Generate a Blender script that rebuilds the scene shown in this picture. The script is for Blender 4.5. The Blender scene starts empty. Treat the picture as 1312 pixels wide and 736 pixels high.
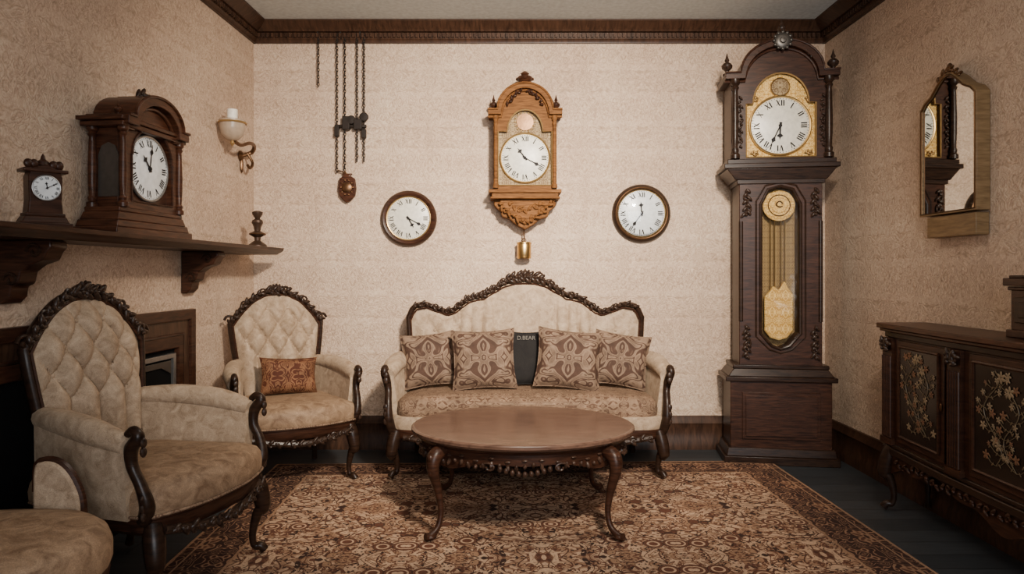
import bpy, math, random
from mathutils import Vector, Matrix, Euler
random.seed(7)
pi=math.pi
COL=bpy.context.scene.collection
ROOT=None
def root(name,loc=(0,0,0),rz=0.0,sc=1.0):
    global ROOT
    e=bpy.data.objects.new(name,None); COL.objects.link(e)
    e.location=loc; e.rotation_euler=(0,0,rz); e.scale=(sc,sc,sc); e.empty_display_size=.1
    ROOT=e; return e

# ---------------------------------------------------------------- materials
def nodes(name):
    m=bpy.data.materials.new(name); m.use_nodes=True
    nt=m.node_tree; b=nt.nodes['Principled BSDF']; return m,nt,b
def N(nt,t,**k):
    n=nt.nodes.new(t)
    for a,v in k.items(): setattr(n,a,v)
    return n
def ramp(nt,fac,stops,interp='LINEAR'):
    r=N(nt,'ShaderNodeValToRGB'); r.color_ramp.interpolation=interp
    el=r.color_ramp.elements
    while len(el)<len(stops): el.new(.5)
    for e,(p,c) in zip(el,stops): e.position=p; e.color=(*c,1)
    nt.links.new(fac,r.inputs[0]); return r.outputs[0]
def mt(nt,op,a,b=None,c=None):
    q=N(nt,'ShaderNodeMath',operation=op)
    for i,x in enumerate((a,b,c)):
        if x is None: continue
        if hasattr(x,'links'): nt.links.new(x,q.inputs[i])
        else: q.inputs[i].default_value=x
    return q.outputs[0]
def mirror(nt,vec,tile):
    s=N(nt,'ShaderNodeSeparateXYZ'); nt.links.new(vec,s.inputs[0]); c=N(nt,'ShaderNodeCombineXYZ')
    for i in range(3):
        p=N(nt,'ShaderNodeMath',operation='PINGPONG'); p.inputs[1].default_value=tile[i]
        nt.links.new(s.outputs[i],p.inputs[0]); nt.links.new(p.outputs[0],c.inputs[i])
    return c.outputs[0]
def noise(nt,vec,scale,detail=3,dist=0,rough=.5):
    n=N(nt,'ShaderNodeTexNoise'); n.inputs['Scale'].default_value=scale; n.inputs['Detail'].default_value=detail
    n.inputs['Distortion'].default_value=dist; n.inputs['Roughness'].default_value=rough
    nt.links.new(vec,n.inputs['Vector']); return n.outputs[0]
def voro(nt,vec,scale):
    n=N(nt,'ShaderNodeTexVoronoi'); n.inputs['Scale'].default_value=scale; nt.links.new(vec,n.inputs['Vector']); return n.outputs['Distance']
def bump(nt,b,h,strength,dist=.01):
    n=N(nt,'ShaderNodeBump'); n.inputs['Strength'].default_value=strength; n.inputs['Distance'].default_value=dist
    nt.links.new(h,n.inputs['Height']); nt.links.new(n.outputs[0],b.inputs['Normal'])
def coords(nt,kind='Object',sc=(1,1,1)):
    t=N(nt,'ShaderNodeTexCoord'); mp=N(nt,'ShaderNodeMapping'); mp.inputs['Scale'].default_value=sc
    nt.links.new(t.outputs[kind],mp.inputs[0]); return mp.outputs[0]
def mixc(nt,f,a,b,blend='MIX'):
    m=N(nt,'ShaderNodeMix',data_type='RGBA',blend_type=blend)
    for k,v in ((0,f),(6,a),(7,b)):
        if hasattr(v,'links'): nt.links.new(v,m.inputs[k])
        else: m.inputs[k].default_value=v if k==0 else (*v,1)
    return m.outputs[2]

def m_wood(name,c1,c2,rough=.36,grain=(3,3,24),sc=4,b=.12,spec=.22):
    m,nt,p=nodes(name); v=coords(nt,'Object',grain)
    n=noise(nt,v,sc,5,.6); nt.links.new(ramp(nt,n,[(.3,c1),(.7,c2)]),p.inputs['Base Color'])
    p.inputs['Specular IOR Level'].default_value=spec
    p.inputs['Roughness'].default_value=rough; bump(nt,p,n,b,.003); return m
def m_fab(name,c1,c2,rough=.85,sc=9,fine=350,sheen=.18,lo=.3,hi=.7):
    m,nt,p=nodes(name); v=coords(nt)
    n=noise(nt,v,sc,6,1.0,.65); col=ramp(nt,n,[(lo,c1),(hi,c2)])
    f=noise(nt,v,fine,2); nt.links.new(mixc(nt,.45,col,f,'OVERLAY') ,p.inputs['Base Color'])
    p.inputs['Roughness'].default_value=rough; p.inputs['Specular IOR Level'].default_value=.3
    p.inputs['Sheen Weight'].default_value=sheen; p.inputs['Sheen Roughness'].default_value=.4
    p.inputs['Sheen Tint'].default_value=(*c2,1)
    bump(nt,p,mt(nt,'ADD',f,n),.40,.003); return m
def m_damask(name,ca,cb,tile=.09,sc=17,lo=.46,hi=.50,rough=.8,dist=1.6):
    m,nt,p=nodes(name); v=coords(nt); mv=mirror(nt,v,(tile,tile,tile*1.3))
    n=noise(nt,mv,sc,2,dist); f=noise(nt,v,260,2)
    col=ramp(nt,n,[(lo-.08,ca),(lo,ca),(hi,cb),(.60,cb),(.63,ca)])
    nt.links.new(mixc(nt,.3,col,f,'OVERLAY'),p.inputs['Base Color'])
    p.inputs['Specular IOR Level'].default_value=.2
    p.inputs['Roughness'].default_value=rough; bump(nt,p,n,.3,.004); return m
def m_scroll(name,ca,cb,tile,sc,freq,w=.45,rough=.8):
    """damask made of flowing scroll contours, mirrored like woven cloth"""
    m,nt,p=nodes(name); v=coords(nt); mv=mirror(nt,v,(tile,tile*9,tile*1.4))
    n=noise(nt,mv,sc,1,1.1); s=mt(nt,'SINE',mt(nt,'MULTIPLY',n,freq)); g=noise(nt,mv,sc*1.6,2,.5)
    s=mt(nt,'MULTIPLY',mt(nt,'ABSOLUTE',s),mt(nt,'ADD',mt(nt,'MULTIPLY',g,1.6),.1)); f=noise(nt,v,260,2); q=noise(nt,v,16,4)
    col=ramp(nt,s,[(w-.16,ca),(w+.16,cb),(.95,tuple(.5*(x+y) for x,y in zip(ca,cb)))])
    col=mixc(nt,.7,col,ramp(nt,q,[(.35,(.33,.33,.33)),(.65,(.6,.6,.6))]),'OVERLAY')
    nt.links.new(mixc(nt,.40,col,f,'OVERLAY'),p.inputs['Base Color'])
    p.inputs['Roughness'].default_value=rough; p.inputs['Specular IOR Level'].default_value=.25; bump(nt,p,s,.25,.003); return m
def m_plain(name,c,rough=.5,metal=0.0,spec=.5,nz=.0):
    m,nt,p=nodes(name); v=coords(nt); n=noise(nt,v,40,3)
    d=tuple(x*.8 for x in c); nt.links.new(ramp(nt,n,[(.3,d),(.7,c)]),p.inputs['Base Color'])
    p.inputs['Roughness'].default_value=rough; p.inputs['Metallic'].default_value=metal; p.inputs['Specular IOR Level'].default_value=spec
    if nz: bump(nt,p,n,nz,.003)
    return m
WD=m_wood('dark_walnut',(.010,.005,.0035),(.034,.017,.010),.33)
WD2=m_wood('mahogany',(.016,.0065,.004),(.055,.022,.012),.36)
WTRIM=m_wood('trim_wood',(.026,.013,.008),(.068,.033,.019),.36,(14,3,3))
WTAB=m_wood('table_walnut',(.070,.036,.024),(.150,.084,.057),.24,(3,22,22),3,.06,.5)
WOAK=m_wood('carved_oak',(.075,.030,.009),(.20,.085,.027),.60,(3,3,24),4,.2,.08)
WMAN=m_wood('mantel_clock_wood',(.020,.007,.004),(.075,.028,.014),.33)
WCARVE=m_wood('carved_dark',(.010,.005,.0035),(.052,.029,.019),.33,(6,6,6),14,.12,.28)
FCRM=m_fab('cream_velvet',(.255,.175,.110),(.46,.345,.240),.75,20,350,.22,.32,.68)
FSEAT=m_fab('gold_velvet',(.150,.088,.050),(.34,.228,.140),.6,15,300,.25,.35,.68)
FDAM=m_scroll('taupe_damask',(.060,.031,.020),(.215,.143,.095),.12,8,24)
FSOFA=m_scroll('sofa_seat_brocade',(.105,.057,.035),(.26,.17,.108),.06,16,22)
FRUST=m_scroll('rust_brocade',(.070,.020,.009),(.22,.105,.050),.06,16,22,.6)
FBLK=m_fab('black_velvet',(.008,.007,.007),(.016,.014,.013),.9,8,300,.0)
BRASS=m_plain('brass',(.66,.44,.18),.32,1,.5,.1)
GOLD=m_plain('gilt',(.42,.26,.10),.45,.65,.5,.4)
BRONZE=m_plain('bronze',(.15,.08,.04),.4,.9,.5,.2)
IRON=m_plain('iron',(.022,.016,.013),.5,.3,.3)
DIAL=m_plain('enamel_dial',(.70,.66,.56),.35)
DIALW=m_plain('white_dial',(.73,.75,.75),.3)
INK=m_plain('ink',(.010,.008,.008),.6,0,.2)
WAX=m_plain('candle_wax',(.85,.80,.70),.5)
FROST=m_plain('frosted_glass',(.42,.32,.23),.25)
STEEL=m_plain('steel',(.30,.29,.28),.35,.8)
PEWTER=m_plain('pewter',(.10,.09,.08),.4,.7)
RECESS=m_plain('recess_shade',(.005,.005,.005),.9,0,.1)  # near-black standing in for shade inside the fire opening
IVORY=m_plain('inlay_gold',(.11,.075,.038),.5)
IVORY2=m_plain('inlay_cream',(.22,.155,.088),.5)
IVORY3=m_plain('inlay_rust',(.16,.07,.032),.5)
LETT=m_plain('letter_thread',(.13,.115,.095),.7)
LACQ=m_plain('dark_lacquer',(.018,.011,.008),.25,0,.35)
DIALPL=m_damask('dial_plate',(.16,.105,.055),(.34,.25,.14),.04,60)
GOLDPL=m_damask('gilt_plate',(.46,.26,.065),(.76,.52,.19),.04,60)
def m_mirror():
    m,nt,p=nodes('mirror_glass'); p.inputs['Base Color'].default_value=(.50,.51,.50,1); p.inputs['Metallic'].default_value=1; p.inputs['Roughness'].default_value=.02; return m
MIR=m_mirror()
def m_glass():
    m=bpy.data.materials.new('clear_pane'); m.use_nodes=True; nt=m.node_tree; nt.nodes.clear()
    o=N(nt,'ShaderNodeOutputMaterial'); t=N(nt,'ShaderNodeBsdfTransparent'); g=N(nt,'ShaderNodeBsdfGlossy'); g.inputs['Roughness'].default_value=.03
    x=N(nt,'ShaderNodeMixShader'); f=N(nt,'ShaderNodeFresnel'); f.inputs[0].default_value=1.5
    nt.links.new(f.outputs[0],x.inputs[0]); nt.links.new(t.outputs[0],x.inputs[1]); nt.links.new(g.outputs[0],x.inputs[2]); nt.links.new(x.outputs[0],o.inputs[0]); return m
GLASS=m_glass()
def m_wall():
    m,nt,p=nodes('damask_wallpaper'); v=coords(nt); mv=mirror(nt,v,(.13,.13,.19))
    n=noise(nt,mv,9,2,1.6); s=mt(nt,'ABSOLUTE',mt(nt,'SINE',mt(nt,'MULTIPLY',n,30)))
    f=noise(nt,v,26,8,2.6,.80); big=noise(nt,v,1.8,6,0,.6)
    c=ramp(nt,s,[(.10,(.440,.322,.230)),(.60,(.555,.422,.318))])
    c=mixc(nt,1.0,c,ramp(nt,f,[(.36,(.34,.325,.31)),(.50,(.50,.495,.49)),(.64,(.65,.65,.65))]),'OVERLAY')
    c=mixc(nt,.75,c,ramp(nt,big,[(.3,(.40,.385,.37)),(.7,(.58,.575,.57))]),'OVERLAY')
    nt.links.new(c,p.inputs['Base Color']); p.inputs['Roughness'].default_value=.6; p.inputs['Specular IOR Level'].default_value=.25
    bump(nt,p,mt(nt,'ADD',s,mt(nt,'MULTIPLY',f,2.6)),.55,.004); return m
WALL=m_wall()
def m_floor():
    m,nt,p=nodes('dark_floorboards'); v=coords(nt)
    br=N(nt,'ShaderNodeTexBrick'); nt.links.new(v,br.inputs[0]); br.inputs['Scale'].default_value=1
    br.inputs['Brick Width'].default_value=1.6; br.inputs['Row Height'].default_value=.14; br.inputs['Mortar Size'].default_value=.003
    br.inputs[1].default_value=(.022,.025,.028,1); br.inputs[2].default_value=(.036,.040,.044,1); br.inputs[3].default_value=(.006,.006,.006,1)
    n=noise(nt,coords(nt,'Object',(2,20,1)),4,5); nt.links.new(mixc(nt,.6,br.outputs[0],n,'OVERLAY'),p.inputs['Base Color'])
    p.inputs['Roughness'].default_value=.5; bump(nt,p,br.outputs[1],.3,.003); return m
FLOOR=m_floor()
CEIL=m_plain('ceiling_plaster',(.62,.68,.68),.85)
def m_rug(hx,hy):
    m,nt,p=nodes('oriental_rug'); t=coords(nt); mv=mirror(nt,t,(.58,.62,1))
    cream=(.47,.315,.205); tan=(.29,.170,.102); rust=(.115,.047,.028); dark=(.040,.020,.015)
    n=noise(nt,mv,3.2,1,1.8); sc=mt(nt,'ABSOLUTE',mt(nt,'SINE',mt(nt,'MULTIPLY',n,46)))
    g=noise(nt,mv,5.0,2,.8); leaf=noise(nt,mv,15,2,1.5); fz=noise(nt,t,190,2); wear=noise(nt,t,1.6,5,.5); lf2=noise(nt,mv,26,2,1.2)
    ground=ramp(nt,g,[(.36,tan),(.43,cream),(.60,cream),(.66,tan)])
    vine=ramp(nt,sc,[(.28,(1,1,1)),(.42,(0,0,0))])
    vc=ramp(nt,leaf,[(.42,dark),(.52,rust),(.62,tan)])
    field=mixc(nt,vine,ground,vc)
    lf=ramp(nt,leaf,[(.41,(1,1,1)),(.43,(0,0,0)),(.575,(0,0,0)),(.595,(1,1,1))])
    field=mixc(nt,lf,field,rust)
    lc=ramp(nt,leaf,[(.355,(1,1,1)),(.365,(0,0,0)),(.645,(0,0,0)),(.655,(1,1,1))])
    field=mixc(nt,lc,field,tan)
    sp=ramp(nt,lf2,[(.35,(1,1,1)),(.38,(0,0,0)),(.64,(0,0,0)),(.66,(1,1,1))])
    field=mixc(nt,sp,field,dark)
    vd=voro(nt,mv,6)
    fl=ramp(nt,vd,[(.0,cream),(.08,rust),(.16,cream),(.20,rust),(.26,dark)],'CONSTANT')
    field=mixc(nt,ramp(nt,vd,[(.27,(1,1,1)),(.29,(0,0,0))]),field,fl)
    bv=mirror(nt,t,(.19,.19,1)); bm=noise(nt,bv,8,1,1.5); bs=mt(nt,'ABSOLUTE',mt(nt,'SINE',mt(nt,'MULTIPLY',bm,38)))
    bord=ramp(nt,bs,[(.22,tan),(.38,rust),(.75,dark)])
    s=N(nt,'ShaderNodeSeparateXYZ'); nt.links.new(t,s.inputs[0])
    e=mt(nt,'MINIMUM',mt(nt,'SUBTRACT',hx,mt(nt,'ABSOLUTE',s.outputs[0])),mt(nt,'SUBTRACT',hy,mt(nt,'ABSOLUTE',s.outputs[1])))
    inb=mt(nt,'LESS_THAN',e,.25)
    c=mixc(nt,inb,field,bord)
    line=ramp(nt,e,[(0,(1,1,1)),(.014,(0,0,0)),(.05,(1,1,1)),(.058,(0,0,0)),(.24,(1,1,1)),(.252,(0,0,0))],'CONSTANT')
    c=mixc(nt,line,c,tan)
    c=mixc(nt,.7,c,ramp(nt,wear,[(.3,(.32,.32,.33)),(.7,(.64,.62,.60))]),'OVERLAY')
    c=mixc(nt,.5,c,fz,'OVERLAY')
    nt.links.new(c,p.inputs['Base Color']); p.inputs['Roughness'].default_value=.95; p.inputs['Specular IOR Level'].default_value=.2; bump(nt,p,fz,.4,.003); return m

# ---------------------------------------------------------------- geometry
def cr(pts,n=6,closed=False):
    P=[Vector(p) for p in pts]; out=[]; L=len(P)
    rng=range(L) if closed else range(L-1)
    for i in rng:
        if closed: a,b,c,d=P[(i-1)%L],P[i],P[(i+1)%L],P[(i+2)%L]
        else: a,b,c,d=P[max(i-1,0)],P[i],P[i+1],P[min(i+2,L-1)]
        for k in range(n):
            t=k/n; out.append(.5*((2*b)+(c-a)*t+(2*a-5*b+4*c-d)*t*t+(3*b-3*c+d-a)*t**3))
    if not closed: out.append(P[-1].copy())
    return out
def g_box(s,c=(0,0,0),taper=(1,1)):
    x,y,z=s[0]/2,s[1]/2,s[2]/2; tx,ty=taper
    v=[(-x,-y,-z),(x,-y,-z),(x,y,-z),(-x,y,-z),(-x*tx,-y*ty,z),(x*tx,-y*ty,z),(x*tx,y*ty,z),(-x*tx,y*ty,z)]
    return [(a+c[0],b+c[1],d+c[2]) for a,b,d in v],[(0,3,2,1),(4,5,6,7),(0,1,5,4),(1,2,6,5),(2,3,7,6),(3,0,4,7)]
def g_tube(pts,rad,seg=10,n=5,closed=False,sm=True,flat=None):
    L=len(pts)
    if not hasattr(rad,'__len__'): rad=[rad]*L
    if sm:
        P4=cr([(p[0],p[1],p[2]) for p in pts],n,closed); R=[v.x for v in cr([(r,0,0) for r in rad],n,closed)]
    else: P4=[Vector(p) for p in pts]; R=list(rad)
    m=len(P4); v=[];f=[]; up=None
    for i in range(m):
        a=P4[(i-1)%m] if closed else P4[max(i-1,0)]; b=P4[(i+1)%m] if closed else P4[min(i+1,m-1)]
        t=(b-a); t=t.normalized() if t.length>1e-9 else Vector((0,0,1))
        if up is None:
            up=Vector((0,1,0)) if abs(t.y)<.9 else Vector((1,0,0))
        up=(up-t*up.dot(t)).normalized(); s=t.cross(up); r=max(R[i],.0005)
        fa,fb=flat or (1,1)
        for k in range(seg):
            an=2*pi*k/seg; v.append(tuple(P4[i]+up*(math.cos(an)*r*fa)+s*(math.sin(an)*r*fb)))
    for i in range(m if closed else m-1):
        j=(i+1)%m
        for k in range(seg):
            l=(k+1)%seg; f.append((i*seg+k,i*seg+l,j*seg+l,j*seg+k))
    if not closed:
        f.append(tuple(range(seg-1,-1,-1))); f.append(tuple((m-1)*seg+k for k in range(seg)))
    return v,f
def g_lathe(pr,c=(0,0,0),seg=28,axis='z'):
    v=[];f=[];m=len(pr)
    for r,z in pr:
        r=max(r,.0004)
        for k in range(seg):
            a=2*pi*k/seg
            if axis=='z': v.append((c[0]+r*math.cos(a),c[1]+r*math.sin(a),c[2]+z))
            else: v.append((c[0]+r*math.cos(a),c[1]-z,c[2]+r*math.sin(a)))
    for i in range(m-1):
        for k in range(seg):
            l=(k+1)%seg; f.append((i*seg+k,i*seg+l,(i+1)*seg+l,(i+1)*seg+k))
    f.append(tuple(range(seg-1,-1,-1))); f.append(tuple((m-1)*seg+k for k in range(seg)))
    return v,f
def g_sph(c,r,rot=(0,0,0),seg=8,rings=6):
    if not hasattr(r,'__len__'): r=(r,r,r)
    M=Euler(rot).to_matrix(); v=[];f=[]
    for i in range(rings+1):
        th=pi*i/rings
        for k in range(seg):
            a=2*pi*k/seg; q=M@Vector((r[0]*math.sin(th)*math.cos(a),r[1]*math.sin(th)*math.sin(a),r[2]*math.cos(th)))
            v.append((q.x+c[0],q.y+c[1],q.z+c[2]))
    for i in range(rings):
        for k in range(seg):
            l=(k+1)%seg; f.append((i*seg+k,(i+1)*seg+k,(i+1)*seg+l,i*seg+l))
    return v,f
def g_prism(o,y0,y1):
    n=len(o); v=[(p[0],y0,p[1]) for p in o]+[(p[0],y1,p[1]) for p in o]
    f=[tuple(range(n)),tuple(range(2*n-1,n-1,-1))]+[(i,n+i,n+(i+1)%n,(i+1)%n) for i in range(n)]
    return v,f
def g_ring(o,i_,y0,y1,closed=True):
    n=len(o); v=[(p[0],y0,p[1]) for p in o]+[(p[0],y0,p[1]) for p in i_]+[(p[0],y1,p[1]) for p in o]+[(p[0],y1,p[1]) for p in i_]
    f=[]
    for a in range(n if closed else n-1):
        b=(a+1)%n
        f+= [(a,b,n+b,n+a),(2*n+a,3*n+a,3*n+b,2*n+b),(a,2*n+a,2*n+b,b),(n+a,n+b,3*n+b,3*n+a)]
    if not closed: f+=[(0,n,3*n,2*n),(n-1,3*n-1,4*n-1,2*n-1)]
    return v,f
def g_loft(o,lv,c=(0,0)):
    n=len(o); cx=sum(p[0] for p in o)/n; cy=sum(p[1] for p in o)/n; v=[];f=[]
    for s,z in lv:
        for p in o: v.append((cx+(p[0]-cx)*s+c[0],cy+(p[1]-cy)*s+c[1],z))
    for i in range(len(lv)-1):
        for k in range(n):
            l=(k+1)%n; f.append((i*n+k,i*n+l,(i+1)*n+l,(i+1)*n+k))
    f.append(tuple(range(n-1,-1,-1))); f.append(tuple((len(lv)-1)*n+k for k in range(n)))
    return v,f
def g_slab(lo,hi,th,rows=5,bulge=0):
    n=len(lo); v=[];f=[]
    lo=[Vector(p) for p in lo]; hi=[Vector(p) for p in hi]
    for side in (1,-1):
        for r in range(rows+1):
            t=r/rows
            for i in range(n):
                a=lo[max(i-1,0)];b=lo[min(i+1,n-1)]; d=(b-a); nm=Vector((d.y,-d.x,0)).normalized()
                p=lo[i].lerp(hi[i],t)+nm*side*(th/2+bulge*math.sin(pi*t)*math.sin(pi*(i+.5)/n)); v.append(tuple(p))
    m=(rows+1)*n
    for s in (0,1):
        for r in range(rows):
            for i in range(n-1):
                q=[s*m+r*n+i,s*m+r*n+i+1,s*m+(r+1)*n+i+1,s*m+(r+1)*n+i]; f.append(tuple(q if s else q[::-1]))
    for i in range(n-1):
        f.append((i,i+1,m+i+1,m+i)); k=rows*n; f.append((k+i,m+k+i,m+k+i+1,k+i+1))
    for r in range(rows):
        f.append((r*n,m+r*n,m+(r+1)*n,(r+1)*n)); k=n-1; f.append((r*n+k,(r+1)*n+k,m+(r+1)*n+k,m+r*n+k))
    return v,f
def g_mould(pr,x0,x1):
    n=len(pr); v=[(x0,-a,z) for a,z in pr]+[(x1,-a,z) for a,z in pr]
    return v,[tuple(range(n)),tuple(range(2*n-1,n-1,-1))]+[(i,n+i,n+(i+1)%n,(i+1)%n) for i in range(n)]
def g_pillow(w,h,t,n=18):
    v=[];f=[]
    for s in (1,-1):
        for j in range(n+1):
            for i in range(n+1):
                a=2*i/n-1;b=2*j/n-1
                th=t/2*max(0,(1-a**4)*(1-b**4))**.55
                v.append((a*w/2*(1-.09*(1-b*b)),-s*th,b*h/2*(1-.09*(1-a*a))))
    m=(n+1)**2
    for s in (0,1):
        for j in range(n):
            for i in range(n):
                q=[s*m+j*(n+1)+i,s*m+j*(n+1)+i+1,s*m+(j+1)*(n+1)+i+1,s*m+(j+1)*(n+1)+i]; f.append(tuple(q if not s else q[::-1]))
    return v,f
def xf(g,M):
    return [tuple(M@Vector(p)) for p in g[0]],g[1]
def T(x,y,z,rx=0,ry=0,rz=0,s=1):
    return Matrix.Translation((x,y,z))@Euler((rx,ry,rz)).to_matrix().to_4x4()@Matrix.Scale(s,4)
def obj(name,parts,mat,bev=0,parent='R',loc=None,rz=None,sharp=38,weld=False):
    if isinstance(parts,tuple): parts=[parts]
    V=[];F=[]
    for v,f in parts:
        o=len(V); V+=list(v); F+=[tuple(i+o for i in q) for q in f]
    me=bpy.data.meshes.new(name); me.from_pydata(V,[],F); me.validate(); 
    import bmesh
    bm=bmesh.new(); bm.from_mesh(me)
    if weld: bmesh.ops.remove_doubles(bm,verts=bm.verts,dist=1e-5)
    bmesh.ops.recalc_face_normals(bm,faces=bm.faces); bm.to_mesh(me); bm.free()
    for p in me.polygons: p.use_smooth=True
    me.set_sharp_from_angle(angle=math.radians(sharp))
    me.materials.append(mat)
    ob=bpy.data.objects.new(name,me); COL.objects.link(ob)
    if parent=='R': ob.parent=ROOT
    if loc: ob.location=loc
    if rz is not None: ob.rotation_euler=(0,0,rz)
    if bev:
        b=ob.modifiers.new('bev','BEVEL'); b.width=bev; b.segments=2; b.limit_method='ANGLE'; b.angle_limit=math.radians(40)
    return ob
def carve(path,size=.018,step=.02,spread=.012,yo=-.008):
    """carved foliage: leaves, beads and small scrolls along a path"""
    P=cr(path,8); parts=[]; acc=0; k=0
    for i in range(1,len(P)):
        acc+=(P[i]-P[i-1]).length
        if acc<step: continue
        acc=0;k+=1; t=(P[i]-P[i-1]).normalized(); an=math.atan2(t.z,t.x)
        nrm=Vector((-t.z,0,t.x)); sg=1 if k%2 else -1
        q=P[i]+nrm*spread*sg*random.uniform(.5,1.1)
        parts.append(g_sph((q.x,q.y+yo,q.z),(size*random.uniform(.8,1.2),size*.45,size*.42),(0,-(an+sg*.7),0)))
        if k%3==0:
            c=P[i]-nrm*spread*sg*.6; sp=[]
            for j in range(9):
                a=j*.8+an; r=size*.85*(1-j/11); sp.append((c.x+r*math.cos(a),c.y+yo,c.z+r*math.sin(a)))
            parts.append(g_tube(sp,[size*.24]*8+[size*.34],6,2))
        else: parts.append(g_sph((P[i].x,P[i].y+yo*1.4,P[i].z),size*.4))
    return parts
def cab_leg(cx,cy,h,ox,oy,s=1.0,z0=0):
    P=[(0,h),(.018,h-.05*s),(.030,h-.11*s),(.012,h*.52),(-.004,h*.28),(.002,h*.12),(.022,.035),(.036,.016)]
    R=[.027,.031,.026,.018,.0125,.012,.015,.016]
    return g_tube([(cx+ox*a*s,cy+oy*a*s,z0+z) for a,z in P],[r*s for r in R],10,5)

# ---------------------------------------------------------------- clocks
GL={'I':.34,'V':.78,'X':.80}
def stroke(x0,z0,x1,z1,w):
    return [(x0-w/2,z0),(x0+w/2,z0),(x1+w/2,z1),(x1-w/2,z1)]
def numerals(R,c,y,frac=.80,h=.21):
    names=['XII','I','II','III','IIII','V','VI','VII','VIII','IX','X','XI']; V=[];F=[]
    H=R*h
    for i,s in enumerate(names):
        a=i*pi/6; tot=sum(GL[k] for k in s)*H; x=-tot/2; qs=[]
        for k in s:
            w=GL[k]*H
            if k=='I': qs.append(stroke(x+w/2,-H/2,x+w/2,H/2,H*.20))
            elif k=='V': qs.append(stroke(x+w/2,-H/2,x+w*.15,H/2,H*.22)); qs.append(stroke(x+w/2,-H/2,x+w*.85,H/2,H*.10))
            else: qs.append(stroke(x+w*.85,-H/2,x+w*.15,H/2,H*.22)); qs.append(stroke(x+w*.15,-H/2,x+w*.85,H/2,H*.10))
            x+=w
        for q in qs:
            o=len(V)
            for (px,pz) in q:
                pz+=R*frac; V.append((c[0]+px*math.cos(a)+pz*math.sin(a),y,c[1]-px*math.sin(a)+pz*math.cos(a)))
            F.append((o,o+1,o+2,o+3))
    for i in range(60):
        a=i*pi/30; r0=R*.93; r1=R*.965; w=R*(.018 if i%5 else .032); o=len(V)
        for px,pz in ((-w/2,r0),(w/2,r0),(w/2,r1),(-w/2,r1)):
            V.append((c[0]+px*math.cos(a)+pz*math.sin(a),y,c[1]-px*math.sin(a)+pz*math.cos(a)))
        F.append((o,o+1,o+2,o+3))
    return V,F
def dial(R,c,y,hr,mn,mat=None,rim=None):
    obj('dial_face',g_lathe([(R,0),(R,.006),(R*.97,.008),(0,.008)],(c[0],y,c[1]),48,'y'),mat or DIAL)
    obj('numerals',numerals(R,c,y-.0092),INK)
    H=[]
    for a,L,w in ((math.radians(hr),.52,.075),(math.radians(mn),.80,.052)):
        o=[(-w*.4,-.12),(w*.4,-.12),(w*.35,L*.55),(w*1.5,L*.70),(w*.3,L*.80),(0,L),(-w*.3,L*.80),(-w*1.5,L*.70),(-w*.35,L*.55)]
        q=[(c[0]+R*(p[0]*math.cos(a)+p[1]*math.sin(a)),c[1]+R*(-p[0]*math.sin(a)+p[1]*math.cos(a))) for p in o]
        H.append(g_prism(q,y-.014,y-.012))
    H.append(g_lathe([(R*.06,0),(R*.06,.018),(0,.019)],(c[0],y,c[1]),16,'y'))
    obj('hands',H,INK)
    if rim: 
        obj('bezel',g_tube([(c[0]+R*1.03*math.cos(2*pi*k/40),y-.006,c[1]+R*1.03*math.sin(2*pi*k/40)) for k in range(40)],R*.045,8,1,True,False),rim)
def arch_out(w,z0,zs,ra,rise,n=18):
    o=[(-w,z0),(-w,zs),(-ra,zs)]
    for k in range(1,n): a=pi*k/n; o.append((-ra*math.cos(a),zs+rise*math.sin(a)))
    return o+[(ra,zs),(w,zs),(w,z0)]
def urn(x,y,z,s,mat,name='finial'):
    return obj(name,g_lathe([(r*s,h*s) for r,h in [(.35,0),(.35,.12),(.14,.2),(.16,.35),(.42,.6),(.46,.8),(.3,1.0),(.12,1.1),(.2,1.25),(.1,1.5),(.02,1.85)]],(x,y,z),16),mat)
def column(x,y,z0,z1,r,mat,name='column'):
    h=z1-z0; pr=[(1.5,0),(1.5,.05),(1.0,.07),(1.2,.11),(.85,.14),(1.05,.3),(1.1,.5),(.9,.8),(.8,.86),(1.2,.89),(.9,.92),(1.5,.95),(1.5,1)]
    return obj(name,g_lathe([(a*r,b*h) for a,b in pr],(x,y,z0),16),mat)
def hood(w,z0,zs,ra,rise,yf,yb,iw,iz0,izs,ira,irise,mat,ov=.035,plate=None,bev=.003,bead=None):
    O=arch_out(w,z0,zs,ra,rise); I=arch_out(iw,iz0,izs,ira,irise)
    obj('hood_case',g_prism(O,yf+.035,yb),mat,bev)
    obj('hood_front_frame',g_ring(O,I,yf,yf+.036),mat,bev)
    obj('dial_plate',g_prism(I,yf+.028,yf+.04),plate or GOLDPL)
    A=arch_out(w+ov,zs-.001,zs,ra,rise)[1:-1]; B=arch_out(w+ov,zs-.001,zs+ov,ra+ov*.7,rise)[1:-1]
    obj('cornice_moulding',g_ring(B,A,yf-ov,yb+.002,False),mat,bev)
    obj('cornice_bead',[g_tube([(x,yf-.006,z-.010) for x,z in A],.009,8,1,False,False),g_tube([(x,yf-ov-.002,z-.002) for x,z in B],.007,8,1,False,False)],mat)
    obj('inner_bead',g_tube([(x,yf-.002,z) for x,z in I],.005,6,1,True,False),bead or GOLD)

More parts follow.
